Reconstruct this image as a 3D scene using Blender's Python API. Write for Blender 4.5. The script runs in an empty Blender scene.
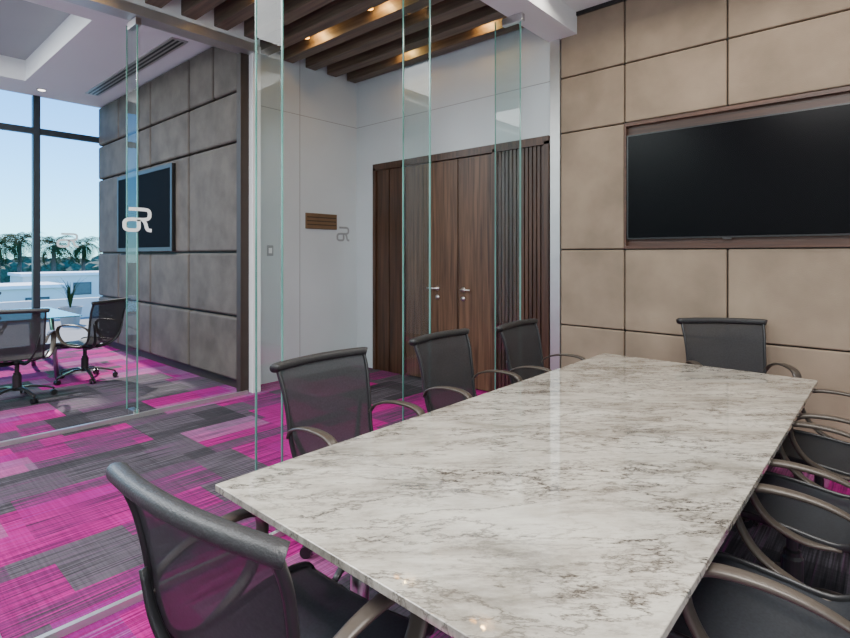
import bpy, bmesh, math, random
from mathutils import Vector, Matrix
random.seed(7)
C = bpy.context.scene.collection
PI = math.pi

# ------------------------------------------------------------------ materials
def new_mat(name):
    m = bpy.data.materials.new(name); m.use_nodes = True
    nt = m.node_tree
    for n in list(nt.nodes): nt.nodes.remove(n)
    out = nt.nodes.new('ShaderNodeOutputMaterial')
    return m, nt, out
def N(nt, t, **kw):
    n = nt.nodes.new(t)
    for k, v in kw.items(): setattr(n, k, v)
    return n
def L(nt, a, b): nt.links.new(a, b)
def math_n(nt, op, a, b=None, clamp=False):
    n = N(nt, 'ShaderNodeMath', operation=op); n.use_clamp = clamp
    for i, v in enumerate((a, b)):
        if v is None: continue
        if isinstance(v, (int, float)): n.inputs[i].default_value = v
        else: L(nt, v, n.inputs[i])
    return n.outputs[0]
def ramp(nt, fac, stops, interp='LINEAR'):
    r = N(nt, 'ShaderNodeValToRGB'); r.color_ramp.interpolation = interp
    els = r.color_ramp.elements
    els[0].position, els[0].color = stops[0][0], (*stops[0][1], 1)
    els[1].position, els[1].color = stops[-1][0], (*stops[-1][1], 1)
    for p, c in stops[1:-1]:
        e = els.new(p); e.color = (*c, 1)
    L(nt, fac, r.inputs[0]); return r.outputs[0]
def coords(nt, scale=(1,1,1), rot=(0,0,0), world=False):
    if world: src = N(nt, 'ShaderNodeNewGeometry').outputs['Position']
    else: src = N(nt, 'ShaderNodeTexCoord').outputs['Object']
    mp = N(nt, 'ShaderNodeMapping'); mp.inputs['Scale'].default_value = scale; mp.inputs['Rotation'].default_value = rot
    L(nt, src, mp.inputs[0]); return mp.outputs[0]
def plain(name, col, rough=.5, metal=0, var=.08, vscale=8, bump=0, bscale=60, spec=.5, stretch=(1,1,1), world=False):
    m, nt, out = new_mat(name)
    b = N(nt, 'ShaderNodeBsdfPrincipled'); L(nt, b.outputs[0], out.inputs[0])
    co = coords(nt, stretch, world=world)
    no = N(nt, 'ShaderNodeTexNoise'); no.inputs['Scale'].default_value = vscale; no.inputs['Detail'].default_value = 4
    L(nt, co, no.inputs['Vector'])
    lo = tuple(max(0, c*(1-var)) for c in col); hi = tuple(min(1, c*(1+var)) for c in col)
    L(nt, ramp(nt, no.outputs[0], [(.3, lo), (.7, hi)]), b.inputs['Base Color'])
    b.inputs['Roughness'].default_value = rough; b.inputs['Metallic'].default_value = metal
    b.inputs['Specular IOR Level'].default_value = spec
    if bump:
        n2 = N(nt, 'ShaderNodeTexNoise'); n2.inputs['Scale'].default_value = bscale; n2.inputs['Detail'].default_value = 3
        L(nt, co, n2.inputs['Vector'])
        bp = N(nt, 'ShaderNodeBump'); bp.inputs['Strength'].default_value = bump; bp.inputs['Distance'].default_value = .01
        L(nt, n2.outputs[0], bp.inputs['Height']); L(nt, bp.outputs[0], b.inputs['Normal'])
    return m
def emis(name, col, s):
    m, nt, out = new_mat(name); e = N(nt, 'ShaderNodeEmission')
    e.inputs[0].default_value = (*col, 1); e.inputs[1].default_value = s; L(nt, e.outputs[0], out.inputs[0]); return m
def glass(name, tint, base=.07, mul=.9):
    m, nt, out = new_mat(name)
    tr = N(nt, 'ShaderNodeBsdfTransparent'); tr.inputs[0].default_value = (*tint, 1)
    gl = N(nt, 'ShaderNodeBsdfGlossy'); gl.inputs['Roughness'].default_value = .003; gl.inputs[0].default_value = (1,1,1,1)
    lw = N(nt, 'ShaderNodeLayerWeight'); lw.inputs['Blend'].default_value = .5
    p = math_n(nt, 'POWER', lw.outputs['Facing'], 5.0)
    f = math_n(nt, 'ADD', math_n(nt, 'MULTIPLY', p, mul), base, True)
    mx = N(nt, 'ShaderNodeMixShader'); L(nt, f, mx.inputs[0]); L(nt, tr.outputs[0], mx.inputs[1]); L(nt, gl.outputs[0], mx.inputs[2])
    L(nt, mx.outputs[0], out.inputs[0]); return m
def mesh_fabric(name, col, opacity):
    m, nt, out = new_mat(name)
    b = N(nt, 'ShaderNodeBsdfPrincipled'); b.inputs['Roughness'].default_value = .6; b.inputs['Specular IOR Level'].default_value = .3
    co = coords(nt, (1,1,1))
    w = N(nt, 'ShaderNodeTexNoise'); w.inputs['Scale'].default_value = 120; L(nt, co, w.inputs['Vector'])
    L(nt, ramp(nt, w.outputs[0], [(.3, tuple(c*.8 for c in col)), (.7, tuple(c*1.2 for c in col))]), b.inputs['Base Color'])
    tr = N(nt, 'ShaderNodeBsdfTransparent')
    mx = N(nt, 'ShaderNodeMixShader'); mx.inputs[0].default_value = opacity
    L(nt, tr.outputs[0], mx.inputs[1]); L(nt, b.outputs[0], mx.inputs[2]); L(nt, mx.outputs[0], out.inputs[0]); return m
def wood(name, c1, c2, axis='z', rough=.45):
    m, nt, out = new_mat(name)
    b = N(nt, 'ShaderNodeBsdfPrincipled'); L(nt, b.outputs[0], out.inputs[0])
    sc = {'z': (28,28,1.2), 'x': (1.2,28,28), 'y': (28,1.2,28)}[axis]
    co = coords(nt, sc, world=True)
    no = N(nt, 'ShaderNodeTexNoise'); no.inputs['Scale'].default_value = 1.0; no.inputs['Detail'].default_value = 6; no.inputs['Distortion'].default_value = .6
    L(nt, co, no.inputs['Vector'])
    L(nt, ramp(nt, no.outputs[0], [(.34, c1), (.66, c2)]), b.inputs['Base Color'])
    b.inputs['Roughness'].default_value = rough
    return m

def marble():
    m, nt, out = new_mat('marble')
    b = N(nt, 'ShaderNodeBsdfPrincipled'); L(nt, b.outputs[0], out.inputs[0])
    co = coords(nt, (1,1,1), (0,0,math.radians(-44)), world=True)
    mp = N(nt, 'ShaderNodeMapping'); mp.inputs['Scale'].default_value = (1.0, 2.9, 1); L(nt, co, mp.inputs[0])
    cl = N(nt, 'ShaderNodeTexNoise'); cl.inputs['Scale'].default_value = 2.3; cl.inputs['Detail'].default_value = 12; cl.inputs['Roughness'].default_value = .72; cl.inputs['Distortion'].default_value = .3
    L(nt, mp.outputs[0], cl.inputs['Vector'])
    base = ramp(nt, cl.outputs[0], [(.30, (.13,.115,.095)), (.40, (.26,.235,.195)), (.50, (.40,.370,.315)), (.64, (.52,.49,.42))])
    def vein(scale, width, seed, dist):
        n = N(nt, 'ShaderNodeTexNoise'); n.noise_dimensions = '4D'; n.inputs['W'].default_value = seed
        n.inputs['Scale'].default_value = scale; n.inputs['Detail'].default_value = 9; n.inputs['Roughness'].default_value = .68; n.inputs['Distortion'].default_value = dist
        L(nt, mp.outputs[0], n.inputs['Vector'])
        a = math_n(nt, 'ABSOLUTE', math_n(nt, 'SUBTRACT', n.outputs[0], .5))
        return math_n(nt, 'SUBTRACT', 1.0, math_n(nt, 'DIVIDE', a, width), True)
    v1 = vein(1.3, .015, 3.1, .25); v2 = vein(3.4, .024, 8.7, .25)
    gate = N(nt, 'ShaderNodeTexNoise'); gate.inputs['Scale'].default_value = 1.9; gate.inputs['Detail'].default_value = 5; L(nt, mp.outputs[0], gate.inputs['Vector'])
    g = math_n(nt, 'MULTIPLY', math_n(nt, 'SUBTRACT', gate.outputs[0], .40), 5.0, True)
    sp = N(nt, 'ShaderNodeTexNoise'); sp.inputs['Scale'].default_value = 24; sp.inputs['Detail'].default_value = 6; sp.inputs['Roughness'].default_value = .74; L(nt, mp.outputs[0], sp.inputs['Vector'])
    spk = math_n(nt, 'MULTIPLY', math_n(nt, 'SUBTRACT', sp.outputs[0], .53), 4.8, True)
    spk = math_n(nt, 'MULTIPLY', spk, math_n(nt, 'ADD', math_n(nt, 'MULTIPLY', g, .8), .18))
    s = math_n(nt, 'ADD', math_n(nt, 'MULTIPLY', v1, .7), math_n(nt, 'ADD', math_n(nt, 'MULTIPLY', math_n(nt, 'MULTIPLY', v2, .75), g), spk), True)
    mx = N(nt, 'ShaderNodeMix', data_type='RGBA'); L(nt, s, mx.inputs[0]); L(nt, base, mx.inputs[6]); mx.inputs[7].default_value = (.075,.063,.052,1)
    L(nt, mx.outputs[2], b.inputs['Base Color'])
    b.inputs['Roughness'].default_value = .03; b.inputs['Specular IOR Level'].default_value = 1.0; b.inputs['IOR'].default_value = 1.7
    return m

def carpet():
    m, nt, out = new_mat('carpet')
    b = N(nt, 'ShaderNodeBsdfPrincipled'); L(nt, b.outputs[0], out.inputs[0]); b.inputs['Roughness'].default_value = .95; b.inputs['Specular IOR Level'].default_value = .1
    g = N(nt, 'ShaderNodeNewGeometry'); sp = N(nt, 'ShaderNodeSeparateXYZ'); L(nt, g.outputs['Position'], sp.inputs[0])
    def cell(w, l, seed):
        px = math_n(nt, 'FLOOR', math_n(nt, 'DIVIDE', math_n(nt, 'ADD', sp.outputs[0], seed*w*.5), w))
        w1 = N(nt, 'ShaderNodeTexWhiteNoise', noise_dimensions='1D'); L(nt, math_n(nt, 'ADD', px, seed*3.3), w1.inputs['W'])
        py = math_n(nt, 'FLOOR', math_n(nt, 'ADD', math_n(nt, 'DIVIDE', sp.outputs[1], l), math_n(nt, 'MULTIPLY', w1.outputs[0], 1.0)))
        cv = N(nt, 'ShaderNodeCombineXYZ'); L(nt, px, cv.inputs[0]); L(nt, py, cv.inputs[1]); cv.inputs[2].default_value = seed
        w2 = N(nt, 'ShaderNodeTexWhiteNoise', noise_dimensions='3D'); L(nt, cv.outputs[0], w2.inputs['Vector'])
        return w2.outputs[0]
    a1 = cell(.62, .80, 0); a2 = cell(.31, .50, 1); a3 = cell(.31, .80, 2)
    def streak(sc):
        mp = N(nt, 'ShaderNodeMapping'); mp.inputs['Scale'].default_value = sc; L(nt, g.outputs['Position'], mp.inputs[0])
        st = N(nt, 'ShaderNodeTexNoise'); st.inputs['Scale'].default_value = 1; st.inputs['Detail'].default_value = 3; L(nt, mp.outputs[0], st.inputs['Vector']); return st.outputs[0]
    st = streak((95, 2.2, 1)); st2 = streak((2.0, 80, 1)); st3 = streak((60, 1.1, 3))
    fac = math_n(nt, 'ADD', math_n(nt, 'MULTIPLY', a1, .72), math_n(nt, 'MULTIPLY', a2, .28))
    fac = math_n(nt, 'ADD', fac, math_n(nt, 'MULTIPLY', math_n(nt, 'SUBTRACT', st, .5), .50))
    col = ramp(nt, fac, [(0, (.030,.030,.034)), (.24, (.048,.046,.052)), (.34, (.095,.085,.100)), (.42, (.085,.050,.085)), (.48, (.17,.022,.12)), (.56, (.30,.009,.15)), (.70, (.38,.009,.185)), (.82, (.19,.018,.16)), (.94, (.24,.085,.20))])
    pale = math_n(nt, 'MULTIPLY', math_n(nt, 'MULTIPLY', math_n(nt, 'GREATER_THAN', a3, .80), math_n(nt, 'GREATER_THAN', a1, .5)), .45)
    mp_ = N(nt, 'ShaderNodeMix', data_type='RGBA'); L(nt, pale, mp_.inputs[0]); L(nt, col, mp_.inputs[6]); mp_.inputs[7].default_value = (.29,.17,.28,1)
    # thin coloured threads
    thr = math_n(nt, 'MULTIPLY', math_n(nt, 'SUBTRACT', st3, .60), 8.0, True)
    mt = N(nt, 'ShaderNodeMix', data_type='RGBA'); L(nt, math_n(nt, 'MULTIPLY', thr, .5), mt.inputs[0]); L(nt, mp_.outputs[2], mt.inputs[6]); mt.inputs[7].default_value = (.16,.07,.14,1)
    dk = ramp(nt, st, [(.3, (.50,.50,.50)), (.7, (1.28,1.22,1.28))])
    dk2 = ramp(nt, st2, [(.3, (.82,.82,.82)), (.7, (1.14,1.14,1.14))])
    mx = N(nt, 'ShaderNodeMix', data_type='RGBA', blend_type='MULTIPLY'); mx.inputs[0].default_value = 1; L(nt, mt.outputs[2], mx.inputs[6]); L(nt, dk, mx.inputs[7])
    mx2 = N(nt, 'ShaderNodeMix', data_type='RGBA', blend_type='MULTIPLY'); mx2.inputs[0].default_value = 1; L(nt, mx.outputs[2], mx2.inputs[6]); L(nt, dk2, mx2.inputs[7])
    L(nt, mx2.outputs[2], b.inputs['Base Color'])
    fn = N(nt, 'ShaderNodeTexNoise'); fn.inputs['Scale'].default_value = 250
    L(nt, g.outputs['Position'], fn.inputs['Vector'])
    bp = N(nt, 'ShaderNodeBump'); bp.inputs['Strength'].default_value = .3; bp.inputs['Distance'].default_value = .005; L(nt, fn.outputs[0], bp.inputs['Height']); L(nt, bp.outputs[0], b.inputs['Normal'])
    return m

M = dict(
 white=plain('white_plaster', (.76,.78,.79), .7, var=.03, vscale=1.5),
 wallwhite=plain('white_wall_paint', (.50,.565,.59), .35, var=.05, vscale=1.2),
 joint=plain('wall_joint', (.24,.26,.27), .7, var=.05),
 ceil=plain('ceiling_plaster', (.76,.78,.79), .8, var=.02, vscale=1),
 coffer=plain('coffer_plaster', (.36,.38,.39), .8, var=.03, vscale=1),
 tan=plain('tan_leather', (.268,.207,.150), .7, var=.20, vscale=2.5, bump=.12, bscale=120, spec=.2, world=True),
 grey_suede=plain('grey_suede', (.105,.091,.078), .75, var=.24, vscale=4, bump=.2, bscale=90, spec=.25, world=True),
 gap=plain('dark_seam_wood', (.030,.020,.014), .6, var=.1),  # even dark wood tone for seam backing, baseboard and end trim
 recess=wood('red_brown_wood', (.055,.025,.015), (.11,.05,.030), 'x', .4),
 door=wood('dark_door_wood', (.026,.012,.006), (.078,.038,.020), 'z', .35),
 door2=wood('mid_door_wood', (.044,.022,.011), (.135,.074,.040), 'z', .38),
 slat=wood('slat_wood', (.080,.060,.040), (.170,.130,.088), 'x', .5),
 slatdark=plain('slat_ceiling_dark', (.045,.034,.024), .8),
 marble=marble(), carpet=carpet(),
 fin=glass('fin_glass', (.78,.89,.86), .035, .4),
 tglass=glass('table_glass', (.26,.46,.40), .10, .6),
 edge=plain('green_glass_edge', (.10,.26,.22), .15, var=.3, vscale=2, spec=.8),
 steel=plain('brushed_steel', (.62,.62,.62), .28, 1, var=.05, vscale=30),
 alu=plain('aluminium_channel', (.55,.55,.54), .35, .8, var=.05),
 mull=plain('dark_mullion', (.035,.045,.055), .4, .3),
 black=plain('black_plastic', (.012,.012,.013), .35, var=.1),
 frame=plain('charcoal_frame', (.018,.018,.019), .38, var=.12, vscale=20),
 rail=plain('charcoal_rail', (.024,.024,.025), .42, var=.2, vscale=60, bump=.2, bscale=200),
 bronze=plain('taupe_arm', (.070,.057,.046), .34, .2, var=.06, vscale=10),
 mesh=mesh_fabric('black_mesh', (.030,.031,.034), .90),
 meshseat=mesh_fabric('black_seat_mesh', (.022,.025,.030), .97),
 screen=plain('tv_screen', (.002,.002,.003), .22, var=0, spec=.10),
 screen2=plain('tv_screen_matte', (.004,.004,.005), .75, var=0, spec=.05),
 bezel=plain('tv_bezel', (.012,.012,.012), .3),
 bezelgrey=plain('tv_bezel_grey', (.035,.035,.036), .5, .1),
 brass=plain('brass_sign', (.17,.11,.06), .45, .3, var=.1),
 brassdark=plain('sign_groove', (.05,.03,.018), .5),
 decal=plain('decal_and_reflection', (.85,.90,.88), .6, var=.02),
 flatgrey=plain('flat_grey', (.27,.29,.30), .6, var=.02),
 led=emis('warm_led', (1,.42,.05), 10),
 lamp=emis('white_lamp', (1,.93,.82), 5),
 deck=plain('terrace_paving', (.19,.185,.18), .8, var=.06, vscale=3),
 extwhite=plain('exterior_render', (.68,.65,.60), .8, var=.05, vscale=1),
 extglass=plain('exterior_dark_glass', (.06,.09,.11), .15),
 ground=plain('far_ground', (.07,.10,.04), .95, var=.4, vscale=.3),
 leaf=plain('palm_leaf', (.022,.046,.014), .8, var=.4, vscale=2, spec=.1),
 leaf2=plain('hedge_leaf', (.050,.082,.045), .8, var=.5, vscale=3, bump=.6, bscale=5),
 trunk=plain('palm_trunk', (.12,.09,.07), .9, var=.3, vscale=6),
 pot=plain('planter', (.30,.28,.26), .7),
)

# ------------------------------------------------------------------ mesh helpers
def BM(): return bmesh.new()
def box(bm, x0,x1,y0,y1,z0,z1):
    vs = [bm.verts.new((x,y,z)) for z in (z0,z1) for y in (y0,y1) for x in (x0,x1)]
    for f in ((0,2,3,1),(4,5,7,6),(0,1,5,4),(2,6,7,3),(0,4,6,2),(1,3,7,5)): bm.faces.new([vs[i] for i in f])
def quad(bm, *ps): bm.faces.new([bm.verts.new(p) for p in ps])
def catmull(pts, n=5):
    P = [Vector(p) for p in pts]; out = []
    for i in range(len(P)-1):
        p0 = P[i-1] if i > 0 else P[0]*2-P[1]; p1, p2 = P[i], P[i+1]
        p3 = P[i+2] if i+2 < len(P) else P[-1]*2-P[-2]
        for k in range(n):
            t = k/n
            out.append(.5*((2*p1)+(p2-p0)*t+(2*p0-5*p1+4*p2-p3)*t*t+(3*p1-p0-3*p2+p3)*t**3))
    out.append(P[-1]); return out
def sweep(bm, pts, a, b=None, side=None, seg=10, smooth=5, power=1.0, taper=None):
    if b is None: b = a
    P = catmull(pts, smooth) if smooth else [Vector(p) for p in pts]
    rings = []; n = len(P); prevS = None
    for i, p in enumerate(P):
        T = (P[min(i+1,n-1)]-P[max(i-1,0)]).normalized()
        if side is not None: S = Vector(side)
        elif prevS is not None: S = prevS
        else: S = Vector((0,0,1)) if abs(T.z) < .8 else Vector((1,0,0))
        S = (S - T*S.dot(T)).normalized(); prevS = S
        Nn = T.cross(S)
        k = taper(i/(n-1)) if taper else 1
        ring = []
        for j in range(seg):
            an = 2*PI*(j+.5)/seg; c, s = math.cos(an), math.sin(an)
            c = math.copysign(abs(c)**power, c); s = math.copysign(abs(s)**power, s)
            ring.append(bm.verts.new(p + S*(a*k*c) + Nn*(b*k*s)))
        rings.append(ring)
    for i in range(n-1):
        for j in range(seg):
            bm.faces.new([rings[i][j], rings[i][(j+1)%seg], rings[i+1][(j+1)%seg], rings[i+1][j]])
    bm.faces.new(rings[0][::-1]); bm.faces.new(rings[-1])
def lathe(bm, prof, seg=20, c=(0,0,0)):
    rings = [[bm.verts.new((c[0]+r*math.cos(2*PI*j/seg), c[1]+r*math.sin(2*PI*j/seg), c[2]+z)) for j in range(seg)] for r, z in prof]
    for i in range(len(prof)-1):
        for j in range(seg): bm.faces.new([rings[i][j], rings[i][(j+1)%seg], rings[i+1][(j+1)%seg], rings[i+1][j]])
    bm.faces.new(rings[0][::-1]); bm.faces.new(rings[-1])
def obj(name, bm, m, parent=None, bevel=0, smooth=False, seg=2, label=None):
    bmesh.ops.recalc_face_normals(bm, faces=bm.faces)
    me = bpy.data.meshes.new(name); bm.to_mesh(me); bm.free()
    me.materials.append(M[m] if isinstance(m, str) else m)
    if smooth:
        for p in me.polygons: p.use_smooth = True
    o = bpy.data.objects.new(name, me); C.objects.link(o)
    if parent: o.parent = parent
    if bevel:
        md = o.modifiers.new('bevel', 'BEVEL'); md.width = bevel; md.segments = seg; md.limit_method = 'ANGLE'
        for p in me.polygons: p.use_smooth = True
        md.harden_normals = True
    if label: o['label'] = label
    return o
def tag(o, label, cat, group=None, kind=None):
    o['label'] = label; o['category'] = cat
    if group: o['group'] = group
    if kind: o['kind'] = kind
    return o
def thing(name, label, cat, loc=(0,0,0), rz=0, group=None):
    o = bpy.data.objects.new(name, None); C.objects.link(o); o.empty_display_size = .1
    o.location = loc; o.rotation_euler = (0,0,rz); return tag(o, label, cat, group)
def struct(name, bm, m, label=None, **kw):
    o = obj(name, bm, m, **kw); o['kind'] = 'structure'
    o['label'] = label or name.replace('_', ' '); return o
def dup(root, loc, rz, label=None):
    r = root.copy(); C.objects.link(r); r.location = loc; r.rotation_euler = (0,0,rz)
    if label: r['label'] = label
    for ch in list(root.children):
        c = ch.copy(); C.objects.link(c); c.parent = r
        for g in list(ch.children):
            d = g.copy(); C.objects.link(d); d.parent = c
    return r
def bbox(name, x0,x1,y0,y1,z0,z1, m, parent=None, **kw):
    bm = BM(); box(bm, x0,x1,y0,y1,z0,z1); return obj(name, bm, m, parent, **kw)
def sbox(name, x0,x1,y0,y1,z0,z1, m, label, **kw):
    bm = BM(); box(bm, x0,x1,y0,y1,z0,z1); return struct(name, bm, m, label, **kw)

# ------------------------------------------------------------------ plan
GX = -2.37      # near glass wall
FX = -5.05      # far glass wall
WA = -5.30      # white corridor wall
YW = 4.59       # tv wall / door wall face
YU = 2.88       # face of the grey padded wall in the far office
XO = -9.65      # exterior windows
YB = -1.7; XR = 1.9
CZ = 3.70

bm = BM(); box(bm, XO, XR+.1, YB-.1, YW+.1, -.12, 0); struct('floor', bm, 'carpet', 'magenta and grey plank carpet floor')
sbox('ceiling_sun_block', XO-.1, XR+.1, YB-.1, YW+.2, 4.21, 4.4, 'white', 'unseen roof slab added over all rooms to shut out sun and sky light')  # unseen slab added above the ceilings to stop sun leaks

wb = sbox('wall_back', WA-.1, XR+.1, YW+.06, YW+.2, 0, 4.2, 'wallwhite', 'back wall carrying padded panels and the doors')
wc = sbox('wall_back_corridor', WA, GX-.09, YW, YW+.06, 2.60, 4.0, 'wallwhite', 'white wall above the double doors')
b = BM()
box(b, WA, GX-.1, YW-.002, YW+.001, 3.118, 3.124)
for x in (-4.44, -3.11): box(b, x, x+.006, YW-.002, YW+.001, 2.6, 4.0)
obj('wall_joint', b, 'joint', wc)
sbox('wall_back_pier', WA, -4.96, YW, YW+.06, 0, 2.60, 'wallwhite', 'white wall strip left of the doors')
bk = bbox('panel_backing', GX-.02, XR, YW+.035, YW+.06, .0, CZ, 'gap', wb)
cols = [GX, -1.76, -.964, -.16, .64, 1.9]
rows = [.10, .79, 1.50, 2.60, 3.12, 3.68]
g = .005
for i in range(5):
    for j in range(5):
        if j == 2 and i in (1, 2): continue
        bbox('padded_panel', cols[i]+g, cols[i+1]-g, YW, YW+.04, rows[j]+g, rows[j+1]-g, 'tan', wb, bevel=.012, seg=4)
sbox('baseboard_back', GX, XR, YW-.005, YW+.035, 0, .095, 'gap', 'dark baseboard under the padded wall')
rb = BM(); box(rb, -1.755, -.165, YW+.03, YW+.035, 1.505, 2.595)
obj('recess_board', rb, 'recess', wb)
rb = BM()
box(rb, -1.755, -.165, YW-.012, YW+.03, 2.565, 2.595); box(rb, -1.755, -.165, YW-.012, YW+.03, 1.505, 1.530)
box(rb, -1.755, -1.742, YW-.012, YW+.03, 1.53, 2.565); box(rb, -.178, -.165, YW-.012, YW+.03, 1.53, 2.565)
obj('recess_trim', rb, 'recess', wb)

def tv(name, x0, x1, z0, z1, yf, label, bez, bm_name, depth=.03, scr='screen'):
    cx = (x0+x1)/2; t = thing(name, label, 'television', (cx, yf, z0))
    w = (x1-x0)/2; h = z1-z0
    bbox('housing', -w, w, .004, depth, 0, h, 'bezel', t, bevel=.003)
    bbox('screen', -w+bez, w-bez, .0005, .004, bez, h-bez, scr, t)
    b = BM(); box(b, -w, w, -.003, .004, h-bez, h); box(b, -w, w, -.003, .004, 0, bez); box(b, -w, -w+bez, -.003, .004, bez, h-bez); box(b, w-bez, w, -.003, .004, bez, h-bez)
    obj('bezel', b, bm_name, t)
    return t
t = tv('television', -1.735, -.19, 1.585, 2.485, YW-.007, 'large black flat screen television recessed in wood on tan padded wall', .012, 'bezel', .036)
bbox('sensor', -.03, .03, -.006, 0, -.012, .0, 'bezelgrey', t)

sbox('wall_right', XR, XR+.1, YB, YW+.06, 0, 4.2, 'wallwhite', 'right wall of the meeting room')
sbox('wall_front', XO, XR+.1, YB-.1, YB, 0, 4.2, 'wallwhite', 'wall behind the viewer')
sbox('ceiling', GX+.1, XR, YB, YW+.06, CZ, CZ+.1, 'ceil', 'white ceiling of the meeting room')
sbox('ceiling_beam', GX-.12, GX+.17, YB, YW+.02, 3.50, 4.2, 'white', 'white beam above the near glass wall')
bbox('shadow_gap', GX+.17, XR, YW-.02, YW+.03, CZ-.035, CZ-.001, 'black', wb)

# --- glass partitions: polished joints and stiffening fins
def partition(X, joints, top, k, ew, lab):
    for yj in joints:
        b = BM(); box(b, X-.006, X+.006, yj-ew, yj+ew, .03, top); w = struct('window_%d' % k, b, 'edge', lab); k += 1
        b = BM(); quad(b, (X-.01,yj,.03), (X-.25,yj,.03), (X-.25,yj,top), (X-.01,yj,top)); obj('glass_fin', b, 'fin', w)
        b = BM(); box(b, X-.2565, X-.25, yj-.005, yj+.005, .03, top); obj('fin_edge', b, 'edge', w)
        b = BM(); box(b, X-.17, X+.03, yj-.025, yj+.025, top-.07, top-.005); obj('clamp', b, 'steel', w, bevel=.004)
        b = BM(); box(b, X-.15, X-.02, yj-.025, yj+.025, .005, .06); obj('floor_clamp', b, 'steel', w, bevel=.004)
    return k
GT = 3.50; FT = 3.57
k = partition(GX, [-.78, .383, 1.547, 2.71, 3.875], GT, 1, .003, 'green edged joint and fin of the near glass partition')
sbox('trim_1', GX-.012, GX+.012, YB, YW, 0, .03, 'alu', 'aluminium floor channel of the near glass wall')
sbox('trim_2', GX-.10, GX+.0, YW-.012, YW+.06, 0, 3.5, 'alu', 'light metal jamb where the glass meets the wall')
k = partition(FX, [-.5, .64, 1.805], FT, k, .005, 'green edged joint and fin of the far glass partition')
sbox('trim_3', FX-.015, FX+.015, YB, YU, 0, .035, 'alu', 'floor channel of the far glass wall')
sbox('trim_4', FX-.12, FX+.06, YB, YU+.1, FT, 3.66, 'alu', 'metal header of the far glass wall')
sbox('ceiling_beam_far', FX-.30, FX+.04, YB, YU+.12, 3.66, 4.2, 'white', 'white bulkhead above the far glass wall')

# --- corridor wall and pier, far office padded wall
wco = sbox('wall_corridor', WA-.1, WA, YU+.14, YW+.06, 0, 4.2, 'wallwhite', 'white corridor wall beside the doors')
b = BM()
box(b, WA-.001, WA+.002, YU+.14, YW, 3.118, 3.124); box(b, WA-.001, WA+.002, 3.70, 3.706, 0, 3.9)
obj('wall_joint', b, 'joint', wco)
sbox('wall_pier', WA-.1, FX+.02, YU+.05, YU+.14, 0, 3.66, 'white', 'narrow white pier at the end of the padded wall')
sbox('trim_8', -5.195, -5.11, YU-.045, YU+.049, 0, 3.655, 'gap', 'dark vertical end trim of the grey padded wall')
wp = sbox('wall_office', XO, WA-.02, YU+.04, YU+.14, 0, 4.2, 'gap', 'office wall carrying grey padded panels')
def up(x0, x1, z0, z1): bbox('padded_panel', x0+.009, x1-.009, YU-.03, YU+.05, z0+.009, z1-.009, 'grey_suede', wp, bevel=.030, seg=4)
A, B_, C_, D_, E_, F_ = XO+.02, -8.72, -7.93, -7.52, -6.36, -5.20
for x0, x1 in ((A,B_),(B_,C_),(C_,D_),(D_,E_),(E_,F_)):
    up(x0, x1, .10, .79); up(x0, x1, .79, 1.48)
for x0, x1 in ((A,B_),(B_,C_),(C_,D_),(D_,E_)): up(x0, x1, 1.48, 2.66)
up(E_, F_, 1.48, 2.66)
for x0, x1 in ((A,C_),(C_,D_),(D_,E_),(E_,F_)): up(x0, x1, 2.66, 3.20)
for x0, x1 in ((A,B_),(B_,C_),(C_,D_),(D_,E_),(E_,-5.75),(-5.75,F_)): up(x0, x1, 3.20, 3.83)
tv('television', -8.62, -6.72, 1.50, 2.60, YU-.076, 'framed black television on the grey padded wall in the glass office', .05, 'bezelgrey', .045, 'screen2')

# --- sign, switch, logos
s = thing('wall_sign', 'small brown metal sign with horizontal grooves on the white corridor wall', 'sign', (WA, 4.015, 1.77))
bbox('plate', .0, .018, -.235, .235, 0, .19, 'brass', s, bevel=.003)
b = BM()
for zz in (.045, .09, .135): box(b, .017, .020, -.22, .22, zz, zz+.012)
obj('grooves', b, 'brassdark', s)
s = thing('light_switch', 'small white switch plate on the white corridor wall', 'switch', (WA, 3.30, 1.44))
bbox('plate', .0, .008, -.04, .04, 0, .12, 'flatgrey', s, bevel=.003); bbox('rocker', .008, .012, -.02, .02, .03, .09, 'white', s)
def logo(loc, w, h, m, label, group=None):
    b = BM(); th = .15
    P1 = [(.20,.905),(.50,.905),(.82,.90),(.93,.84),(.955,.72),(.93,.59),(.83,.525),(.60,.51),(.28,.505),(.12,.475),(.055,.39),(.05,.29),(.06,.17),(.16,.10),(.32,.09),(.48,.10),(.555,.18),(.56,.32),(.555,.50)]
    P2 = [(.72,.50),(.80,.36),(.84,.20),(.90,.11),(1.03,.09)]
    for n, P in enumerate((P1, P2)):
        sweep(b, [(n*.0006, (p[0]-.5)*w, p[1]*h) for p in P], .002, th*h*.62, side=(1,0,0), seg=4, smooth=4, power=1.0)
    o = obj('logo_mark', b, m); o.location = loc; tag(o, label, 'logo', group); return o
logo((FX+.012, 1.80, 1.65), .23, .23, 'decal', 'large white logo decal on the office glass partition')
logo((XO+.05, 2.42, 1.56), .28, .24, 'decal', 'small pale shape standing in for the logo reflection in the outer office window')  # reflection of the large logo, built as a pale solid shape
logo((WA+.001, 4.36, 1.62), .2, .20, 'flatgrey', 'grey logo mark on the white corridor wall right of the sign')  # grey logo shape laid flat on the corridor wall

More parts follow.
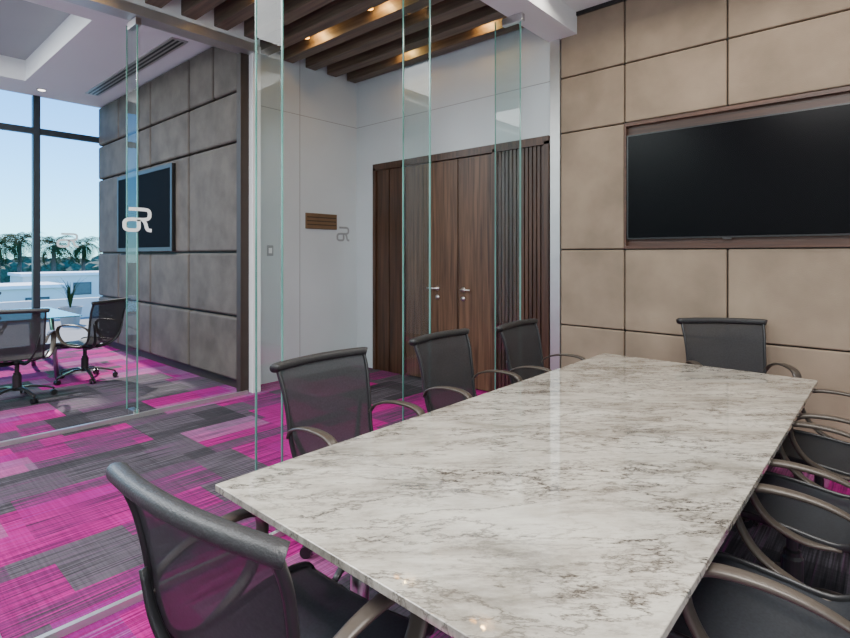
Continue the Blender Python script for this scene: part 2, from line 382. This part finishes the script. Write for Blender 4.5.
# --- doors
def fluted(name, x0, x1, z0, z1, label, m, pitch=.045):
    b = BM(); n = int((x1-x0)/pitch); p = (x1-x0)/n
    box(b, x0, x1, YW+.02, YW+.06, z0, z1)
    for i in range(n): box(b, x0+i*p+.007, x0+(i+1)*p-.007, YW+.0, YW+.02, z0, z1)
    return struct(name, b, m, label)
b = BM()
for x in (-4.96, -4.46, -3.13, -2.53): box(b, x, x+.05, YW-.025, YW+.06, 0, 2.55)
box(b, -4.96, -2.48, YW-.025, YW+.06, 2.52, 2.60)
struct('trim_5', b, 'door', 'dark wood door frame')
fluted('trim_6', -4.91, -4.46, .0, 2.52, 'plain wood panel left of the doors', 'door', .2)
fluted('trim_7', -3.08, -2.53, .0, 2.52, 'fluted wood panel right of the doors', 'door')
def door(n, x0, x1, hx, sgn, lab, m):
    d = sbox('door_%d' % n, x0+.004, x1-.004, YW+.005, YW+.045, .01, 2.515, m, lab, bevel=.003)
    b = BM(); lathe(b, [(.026,0),(.026,.01),(.012,.012),(.012,.05)], 16)
    for v in b.verts: v.co = Vector((v.co.x, -v.co.z, v.co.y))
    sweep(b, [(0,-.045,0),(sgn*.03,-.05,0),(sgn*.12,-.05,0)], .009, smooth=2)
    h = obj('handle', b, 'steel', d, smooth=True); h.location = (hx, YW+.005, 1.07)
    b = BM(); lathe(b, [(.026,0),(.026,.012)], 16)
    for v in b.verts: v.co = Vector((v.co.x, -v.co.z, v.co.y))
    h = obj('lock', b, 'steel', d, smooth=True); h.location = (hx, YW+.005, .97)
door(1, -4.41, -3.61, -3.90, -1, 'left leaf of the dark wooden double doors', 'door2')
door(2, -3.605, -3.13, -3.53, 1, 'right leaf of the dark wooden double doors', 'door2')

# --- corridor ceiling with wood slats
cc = sbox('ceiling_corridor', FX+.04, GX-.12, YB, YW+.06, 4.0, 4.1, 'slatdark', 'dark ceiling above the wood slats')
sbox('ceiling_corridor_side', WA-.1, FX+.04, YU+.12, YW+.06, 4.0, 4.1, 'slatdark', 'dark ceiling above the wood slats by the corridor wall')
PT = .32
y = YW-.18
while y > -1.2:
    x0 = WA+.02 if y > YU+.2 else FX+.05
    bbox('ceiling_slat', x0, GX-.13, y, y+.14, 3.70, 3.88, 'slat', cc, bevel=.003)
    y -= PT
for (x, y) in ((-3.2,4.34),(-4.3,4.34),(-3.7,3.34),(-4.7,3.59),(-3.1,2.84),(-4.2,2.34),(-3.5,1.84),(-4.6,1.59)):
    yy = YW-.18-.09-PT*round((YW-.18-y)/PT)
    t = thing('ceiling_spotlight', 'small warm spotlight between the wooden ceiling slats', 'ceiling light', (x, yy, 3.78), group='warm spotlights between the ceiling slats')
    b = BM(); lathe(b, [(.045,.0),(.050,.0),(.050,.22),(.0451,.22)], 16); obj('lamp_housing', b, 'black', t, smooth=False)
    b = BM(); lathe(b, [(.040,-.006),(.040,.0)], 16); obj('lamp_face', b, 'led', t)
    ld = bpy.data.lights.new('spot_glow', 'POINT'); ld.energy = 6; ld.color = (1,.58,.20); ld.shadow_soft_size = .03
    lo = bpy.data.objects.new('spot_glow', ld); C.objects.link(lo); lo.location = (x+.12, yy, 3.80)

# --- far office ceiling with tray
b = BM()
tx0, tx1, ty0, ty1 = -8.9, -6.1, -1.0, 1.75
for a in ((XO, tx0, YB, YU+.1), (tx1, FX-.30, YB, YU+.1), (tx0, tx1, YB, ty0), (tx0, tx1, ty1, YU+.1)): box(b, a[0], a[1], a[2], a[3], 3.84, 4.16)
struct('ceiling_office', b, 'ceil', 'white dropped ceiling of the glass office')
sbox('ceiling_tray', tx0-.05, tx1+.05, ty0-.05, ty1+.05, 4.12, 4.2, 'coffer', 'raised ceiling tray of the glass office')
t = thing('air_diffuser', 'long linear air diffuser in the office ceiling by the padded wall', 'vent', (-7.4, 2.55, 3.84))
bbox('frame', -1.5, 1.5, -.09, .09, -.012, 0, 'alu', t)
b = BM()
for q in (-.05, 0, .05): box(b, -1.46, 1.46, q-.012, q+.012, -.015, -.011)
obj('slots', b, 'black', t)
t = thing('recessed_light', 'oval recessed light fitting in the raised office ceiling tray', 'ceiling light', (-6.75, .95, 4.12))
b = BM(); lathe(b, [(.16,-.02),(.16,0)], 24); obj('trim_ring', b, 'alu', t)
b = BM(); lathe(b, [(.12,-.024),(.12,-.02)], 24); obj('lens', b, 'lamp', t)
t = thing('recessed_light', 'small round downlight in the office ceiling near the windows', 'ceiling light', (-9.2, 2.0, 3.84))
b = BM(); lathe(b, [(.06,-.01),(.06,0)], 20); obj('trim_ring', b, 'alu', t)
b = BM(); lathe(b, [(.045,-.013),(.045,-.01)], 20); obj('lens', b, 'lamp', t)

# --- exterior windows
ys = [YB, .45, 2.03, YU+.04]
for i in range(3):
    b = BM(); box(b, XO-.05, XO+.03, ys[i]+.045, ys[i+1]-.045, 0, .1)
    w = struct('window_%d' % k, b, 'mull', 'floor to ceiling exterior window'); k += 1
    b = BM(); box(b, XO-.06, XO+.04, ys[i]-.045, ys[i]+.045, 0, 3.84); obj('mullion', b, 'mull', w)
    b = BM(); box(b, XO-.05, XO+.03, ys[i]+.045, ys[i+1]-.045, 3.27, 3.36); obj('transom', b, 'mull', w)

# ------------------------------------------------------------------ conference table
TX0, TX1, TY0, TY1, TZ = -1.55, -.320, .775, 3.66, .75
t = thing('conference_table', 'long white veined marble conference table in the middle of the room', 'table', ((TX0+TX1)/2, (TY0+TY1)/2, 0))
hx, hy = (TX1-TX0)/2, (TY1-TY0)/2
bbox('tabletop', -hx, hx, -hy, hy, TZ-.022, TZ, 'marble', t, bevel=.003)
b = BM()
vs = [b.verts.new((x*sx, y*sy, z)) for z, x, y in ((TZ-.0225, hx-.01, hy-.01), (TZ-.045, hx-.09, hy-.09)) for sx, sy in ((-1,-1),(1,-1),(1,1),(-1,1))]
b.faces.new(vs[:4]); b.faces.new(vs[4:])
for i in range(4): b.faces.new([vs[i], vs[(i+1)%4], vs[4+(i+1)%4], vs[4+i]])
obj('top_underside', b, 'white', t)
b = BM()
for sx in (-1,1): box(b, sx*.34-.03, sx*.34+.03, -hy+.25, hy-.25, TZ-.105, TZ-.045)
for yy in (-hy+.35, 0, hy-.35): box(b, -.34, .34, yy-.03, yy+.03, TZ-.1, TZ-.05)
obj('apron_frame', b, 'steel', t)
for sy in (-1, 0, 1):
    for sx in (-1, 1):
        b = BM(); yy = sy*(hy-.35); sweep(b, [(sx*.34, yy, TZ-.1), (sx*.36, yy, 0.0)], .03, smooth=0, seg=16); obj('leg', b, 'steel', t, smooth=True)

# ------------------------------------------------------------------ chairs
PROF = [(.235,.415),(.21,.440),(.10,.452),(-.05,.440),(-.16,.432),(-.228,.470),(-.258,.56),(-.275,.68),(-.300,.81),(-.340,.915)]
PS = catmull([(0,a,b) for a, b in PROF], 6)
NP = len(PS)-1
def halfw(t):
    pts = [(0,.225),(.2,.240),(.45,.243),(.55,.248),(.75,.262),(1,.280)]
    for (a, wa), (c, wc) in zip(pts, pts[1:]):
        if t <= c: f = (t-a)/(c-a); f = f*f*(3-2*f); return wa+(wc-wa)*f
    return pts[-1][1]
def surf(i, s):
    p = PS[i]; t = i/NP; w = halfw(t)
    back = max(0, min(1, (t-.5)*3)); dy = -.028*back*(1-s*s); dz = -.015*(1-back)*(1-s*s)
    return Vector((w*s, p.y+dy, p.z+dz+.003*back*(1-s*s)))
def membrane(i0, i1, inset=.98):
    b = BM(); nx = 12
    g = [[b.verts.new(surf(i, inset*(-1+2*j/nx))) for j in range(nx+1)] for i in range(i0, i1+1)]
    for a, c in zip(g, g[1:]):
        for j in range(nx): b.faces.new([a[j], a[j+1], c[j+1], c[j]])
    return b
def make_chair(label, group):
    t = thing('office_chair', label, 'chair', group=group)
    split = int(NP*.52)
    obj('seat', membrane(0, split), 'meshseat', t, smooth=True)
    bk = obj('backrest', membrane(split, NP), 'mesh', t, smooth=True)
    b = BM(); pts = [surf(NP, s) for s in (-1,-.6,-.2,.2,.6,1)]
    e0 = pts[0]+Vector((-.020,.010,-.004)); e1 = pts[-1]+Vector((.020,.010,-.004))
    sweep(b, [e0]+pts+[e1], .021, .025, side=(0,0,1), seg=14, smooth=4, power=.8); obj('top_rail', b, 'rail', t, smooth=True)
    b = BM(); pts = [surf(0, s) for s in (-1,-.5,0,.5,1)]; sweep(b, pts, .011, side=(0,0,1), seg=8, smooth=3); obj('front_rail', b, 'rail', t, smooth=True)
    for s in (-1, 1):
        b = BM(); pts = [surf(i, s) for i in range(0, NP+1, 3)]+[surf(NP, s)]
        sweep(b, pts, .008, .013, side=(1,0,0), seg=10, smooth=2, power=.7); obj('side_rail', b, 'frame', t, smooth=True)
        b = BM(); sweep(b, [(s*.03,-.02,.375),(s*.09,-.14,.385),(s*.15,-.245,.44),(s*.200,-.290,.55),(s*.232,-.305,.68)], .012, .022, side=(1,0,0), seg=10, power=.7, taper=lambda q: 1-.5*q)
        obj('spine', b, 'frame', t, smooth=True)
        b = BM()
        sweep(b, [(s*.240,-.17,.425),(s*.268,-.07,.430),(s*.284,.03,.475),(s*.290,.085,.555),(s*.290,.088,.625),(s*.289,.045,.662),(s*.286,-.05,.672),(s*.283,-.15,.662),(s*.276,-.235,.632),(s*.262,-.27,.590)],
              .019, .0075, side=(1,0,0), seg=12, smooth=6, power=.55, taper=lambda q: .8+.5*math.sin(PI*min(1, q*1.15)))
        obj('armrest', b, 'bronze', t, smooth=True)
    b = BM()
    for z, yy in ((.39,.14),(.385,-.02)): sweep(b, [(-.225,yy,z+.03),(-.1,yy,z-.004),(.1,yy,z-.004),(.225,yy,z+.03)], .022, .009, side=(0,1,0), seg=8)
    sweep(b, [(0,.16,.385),(0,0,.375),(0,-.06,.37)], .03, .012, side=(1,0,0), seg=8)
    obj('seat_support', b, 'frame', t, smooth=True)
    b = BM(); lathe(b, [(.038,.10),(.038,.25),(.030,.26),(.030,.275),(.020,.28),(.020,.37),(.045,.372),(.045,.385)], 20); obj('gas_column', b, 'frame', t, smooth=False)
    for i in range(5):
        a = 2*PI*i/5+.3; c, s_ = math.cos(a), math.sin(a)
        b = BM(); sweep(b, [(c*.02,s_*.02,.12),(c*.12,s_*.12,.125),(c*.24,s_*.24,.095),(c*.305,s_*.305,.072)], .024, .013, side=(-s_,c,0), seg=10, smooth=3, power=.7, taper=lambda q: 1-.4*q)
        lg = obj('base_leg', b, 'frame', t, smooth=True)
        b = BM(); R = .028
        for off in (-.017, .017):
            sweep(b, [(c*.305-s_*(off-.008), s_*.305+c*(off-.008), R), (c*.305-s_*(off+.008), s_*.305+c*(off+.008), R)], R, seg=16, smooth=0, side=(0,0,1))
        sweep(b, [(c*.305,s_*.305,.03),(c*.305,s_*.305,.075)], .009, seg=8, smooth=0)
        obj('caster', b, 'black', lg)
    return t
R = math.radians
first = make_chair('dark mesh office chair at the near end of the marble table, closest to the viewer', 'dark mesh chairs around the marble table')
first.location = (-1.165, .835, 0); first.rotation_euler = (0,0,R(6)); 
for loc, rz, sz, lab in (
  ((-1.87, 1.70, 0), -88, 1, 'nearest mesh office chair in the row between glass wall and marble table'),
  ((-1.89, 2.68, 0), -87, 1, 'middle mesh office chair of three on the glass side of the marble table'),
  ((-1.82, 3.52, 0), -86, 1, 'mesh office chair on the glass side of the table in front of the wooden doors'),
  ((-.76, 4.07, 0), 214, 1.05, 'mesh office chair at the far end of the marble table below the television'),
  ((-.29, 1.66, 0), 91, 1.07, 'mesh office chair with taupe arms at the bottom right corner, nearest on the right side'),
  ((-.30, 2.50, 0), 89, 1.07, 'middle mesh office chair of three along the right side of the marble table'),
  ((-.28, 3.26, 0), 92, 1.07, 'farthest mesh office chair along the right side of the marble table')):
    o = dup(first, loc, R(rz), lab); o.scale.z = sz
first.scale = (1.06, 1, 1)
for loc, rz, lab in (
  ((-7.05, 1.95, 0), 125, 'mesh office chair in side view near the padded wall of the glass office'),
  ((-6.55, 1.22, 0), 70, 'mesh office chair with its back to the glass in the office beyond'),
  ((-6.75, .55, 0), 95, 'mesh office chair cut by the left edge in the glass office'),
  ((-9.0, 1.25, 0), -90, 'mesh office chair on the window side of the glass office table')):
    o = dup(first, loc, R(rz), lab); o.scale = (1,1,1); o['group'] = 'mesh chairs in the glass office'

t = thing('meeting_table', 'clear glass topped meeting table in the office by the windows', 'table', (-7.9, .75, 0))
b = BM(); box(b, -.75, .75, -1.2, 1.2, .728, .74); obj('glass_top', b, 'tglass', t)
for sx in (-1,1):
    for sy in (-1,1):
        b = BM(); sweep(b, [(sx*.5,sy*.95,.728),(sx*.55,sy*1.0,0)], .025, smooth=0, seg=12); obj('leg', b, 'steel', t, smooth=True)
b = BM()
for sx in (-1,1): box(b, sx*.5-.02, sx*.5+.02, -.95, .95, .69, .728)
obj('frame', b, 'steel', t)

# ------------------------------------------------------------------ outside
sbox('floor_terrace', -14.5, XO-.07, -6, 9, -.2, -.03, 'deck', 'pale terrace outside the office windows')
sbox('wall_parapet', -14.6, -14.4, -6, 9, -.2, .42, 'extwhite', 'white terrace parapet')
bm = BM(); box(bm, -400, -14.6, -260, 300, -4.2, -4.0); o = obj('ground', bm, 'ground'); o['kind'] = 'structure'; o['label'] = 'distant green ground'
def at(px, d):
    u = (px-425)/527; return Vector((-.665+.747*u, .747+.665*u, 0))*d
def building(px, d, w, dep, z1, label):
    p = at(px, d); t = thing('building', label, 'building', (p.x, p.y, -4))
    bbox('walls', -dep/2, dep/2, -w/2, w/2, 0, z1+4, 'extwhite', t)
    bbox('roof_edge', -dep/2-.1, dep/2+.1, -w/2-.1, w/2+.1, z1+4, z1+4.15, 'white', t)
    nW = max(2, int(w/1.6))
    for i in range(nW):
        yy = -w/2+w*(i+.5)/nW
        f = bbox('window', dep/2-.05, dep/2+.03, yy-.45, yy+.45, z1+2.9, z1+3.6, 'mull', t)
        bbox('pane', dep/2+.03, dep/2+.04, yy-.40, yy+.40, z1+2.95, z1+3.55, 'extglass', f)
building(2, 24, 4.0, 3, -.05, 'low white building at the left edge beyond the terrace')
building(74, 31, 5.5, 3, .3, 'low white building behind the palms near the padded wall')
def palm(px, d, top, label, seed):
    rnd = random.Random(seed); p = at(px, d); H = top+4
    t = thing('palm_tree', label, 'tree', (p.x, p.y, -4), group=None)
    b = BM(); sweep(b, [(0,0,0),(.1,.05,H*.5),(.0,.1,H)], .17, seg=10, taper=lambda q: 1.2-.4*q); obj('trunk', b, 'trunk', t, smooth=True)
    b = BM()
    for i in range(36):
        a = 2*PI*i/36*3.1+rnd.random()*.3; el = rnd.uniform(-.6, 1.3); Ln = rnd.uniform(1.6, 2.2)
        dirh = Vector((math.cos(a), math.sin(a), 0)); pos = Vector((0,.1,H)); sd = Vector((-math.sin(a), math.cos(a), 0))
        for q in range(9):
            e = el-q*.25; nxt = pos+(dirh*math.cos(e)+Vector((0,0,math.sin(e))))*(Ln/8)
            if q > 0:
                lf = .42*math.sin(PI*min(1, (q+1)/9.5))+.08
                for sgn in (-1, 1):
                    for h in (0, .5):
                        r0 = pos.lerp(nxt, h); r1 = pos.lerp(nxt, h+.3); tip = r0.lerp(r1, .5)+sd*sgn*lf+dirh*.12-Vector((0,0,lf*.45))
                        b.faces.new([b.verts.new(r0), b.verts.new(r1), b.verts.new(tip)])
            pos = nxt
    obj('fronds', b, 'leaf', t)
palm(-4, 38, 2.1, 'palm tree partly cut by the left edge of the window view', 1)
palm(18, 44, 2.6, 'second palm tree from the left outside the office', 2)
palm(52, 40, 2.2, 'palm tree right of the dark window mullion', 3)
palm(82, 48, 2.4, 'palm tree closest to the grey padded wall', 4)
b = BM(); rnd = random.Random(5)
for i in range(150):
    p = at(-60+i*1.3, 76+rnd.uniform(-4,4)); r = rnd.uniform(1.0, 1.8)
    res = bmesh.ops.create_icosphere(b, subdivisions=2, radius=r, matrix=Matrix.Translation((p.x, p.y, rnd.uniform(-2.0,-.3))))
    for v in res['verts']: v.co += Vector((rnd.uniform(-.3,.3), rnd.uniform(-.3,.3), rnd.uniform(-.3,.3)))
o = obj('hedge', b, 'leaf2'); tag(o, 'dense band of green trees on the horizon outside', 'trees', kind='stuff')
p = at(70, 11.2)
t = thing('potted_plant', 'spiky potted plant on the terrace outside the window', 'plant', (p.x, p.y, -.03))
b = BM(); lathe(b, [(.16,0),(.22,.38),(.20,.38),(.19,.34)], 20); obj('pot', b, 'pot', t)
b = BM(); rnd = random.Random(9)
for i in range(30):
    a = rnd.uniform(0, 2*PI); tl = rnd.uniform(.15, .6); Ln = rnd.uniform(.45, .8); d = Vector((math.cos(a), math.sin(a), 0))
    q = [Vector((0,0,.34)), Vector((0,0,.34))+d*tl*.4*Ln+Vector((0,0,Ln*.6)), Vector((0,0,.34))+d*tl*1.2*Ln+Vector((0,0,Ln*.9))]
    sweep(b, q, .02, .003, side=(-d.y, d.x, 0), seg=4, smooth=3, taper=lambda z: 1-.9*z)
obj('leaves', b, 'leaf', t)

# ------------------------------------------------------------------ light
w = bpy.data.worlds.new('World'); bpy.context.scene.world = w; w.use_nodes = True
nt = w.node_tree; bg = nt.nodes['Background']
sky = nt.nodes.new('ShaderNodeTexSky'); sky.sky_type = 'NISHITA'; sky.sun_disc = False
sky.sun_elevation = R(55); sky.sun_rotation = R(100); sky.air_density = 1.0; sky.dust_density = .1; sky.ozone_density = 3
mx = nt.nodes.new('ShaderNodeMix'); mx.data_type = 'RGBA'; mx.blend_type = 'MULTIPLY'; mx.inputs[0].default_value = 1
mx.inputs[7].default_value = (.36,.84,1.25,1)
nt.links.new(sky.outputs[0], mx.inputs[6]); nt.links.new(mx.outputs[2], bg.inputs[0]); bg.inputs[1].default_value = .52
sd = bpy.data.lights.new('sun', 'SUN'); sd.energy = 9; sd.angle = .03; sd.color = (1,.95,.88)
so = bpy.data.objects.new('sun', sd); C.objects.link(so)
so.rotation_mode = 'QUATERNION'; so.rotation_quaternion = Vector((.70, -.04, -.68)).to_track_quat('-Z', 'Y')
def area(name, loc, sx, sy, e, col=(1,.985,.96), rot=(0,0,0)):
    l = bpy.data.lights.new(name, 'AREA'); l.shape = 'RECTANGLE'; l.size = sx; l.size_y = sy; l.energy = e; l.color = col
    o = bpy.data.objects.new(name, l); C.objects.link(o); o.location = loc; o.rotation_euler = rot; return o
area('room_fill_light', (-.2, .6, 3.66), 2.0, 2.4, 225)  # unseen area light added below the ceiling to brighten the meeting room
area('room_side_fill', (1.85, -.8, 1.9), 2.0, 1.6, 50, (.95,.98,1), (0, R(90), 0))  # fill added at the right wall for upright surfaces, no fixture there
area('wall_washer', (-.6, 3.9, 3.66), 3.0, .2, 44, (1,.93,.82), (R(-15),0,0))
area('corridor_fill_light', (-3.75, -.4, 3.66), 2.2, 2.6, 195, (.96,.99,1))  # neutral fill added out of view to brighten the corridor
area('office_fill_light', (-7.4, -.1, 4.08), 2.2, 1.4, 240, (.97,.99,1))  # area light added under the tray to brighten the office

cam = bpy.data.cameras.new('camera'); co = bpy.data.objects.new('camera', cam); C.objects.link(co)
co.location = (0,0,1.45); co.rotation_euler = (R(90), 0, R(41.7))
cam.sensor_width = 36; cam.lens = 527/850*36; cam.shift_y = -64/850; cam.clip_start = .02; cam.clip_end = 1000
bpy.context.scene.camera = co
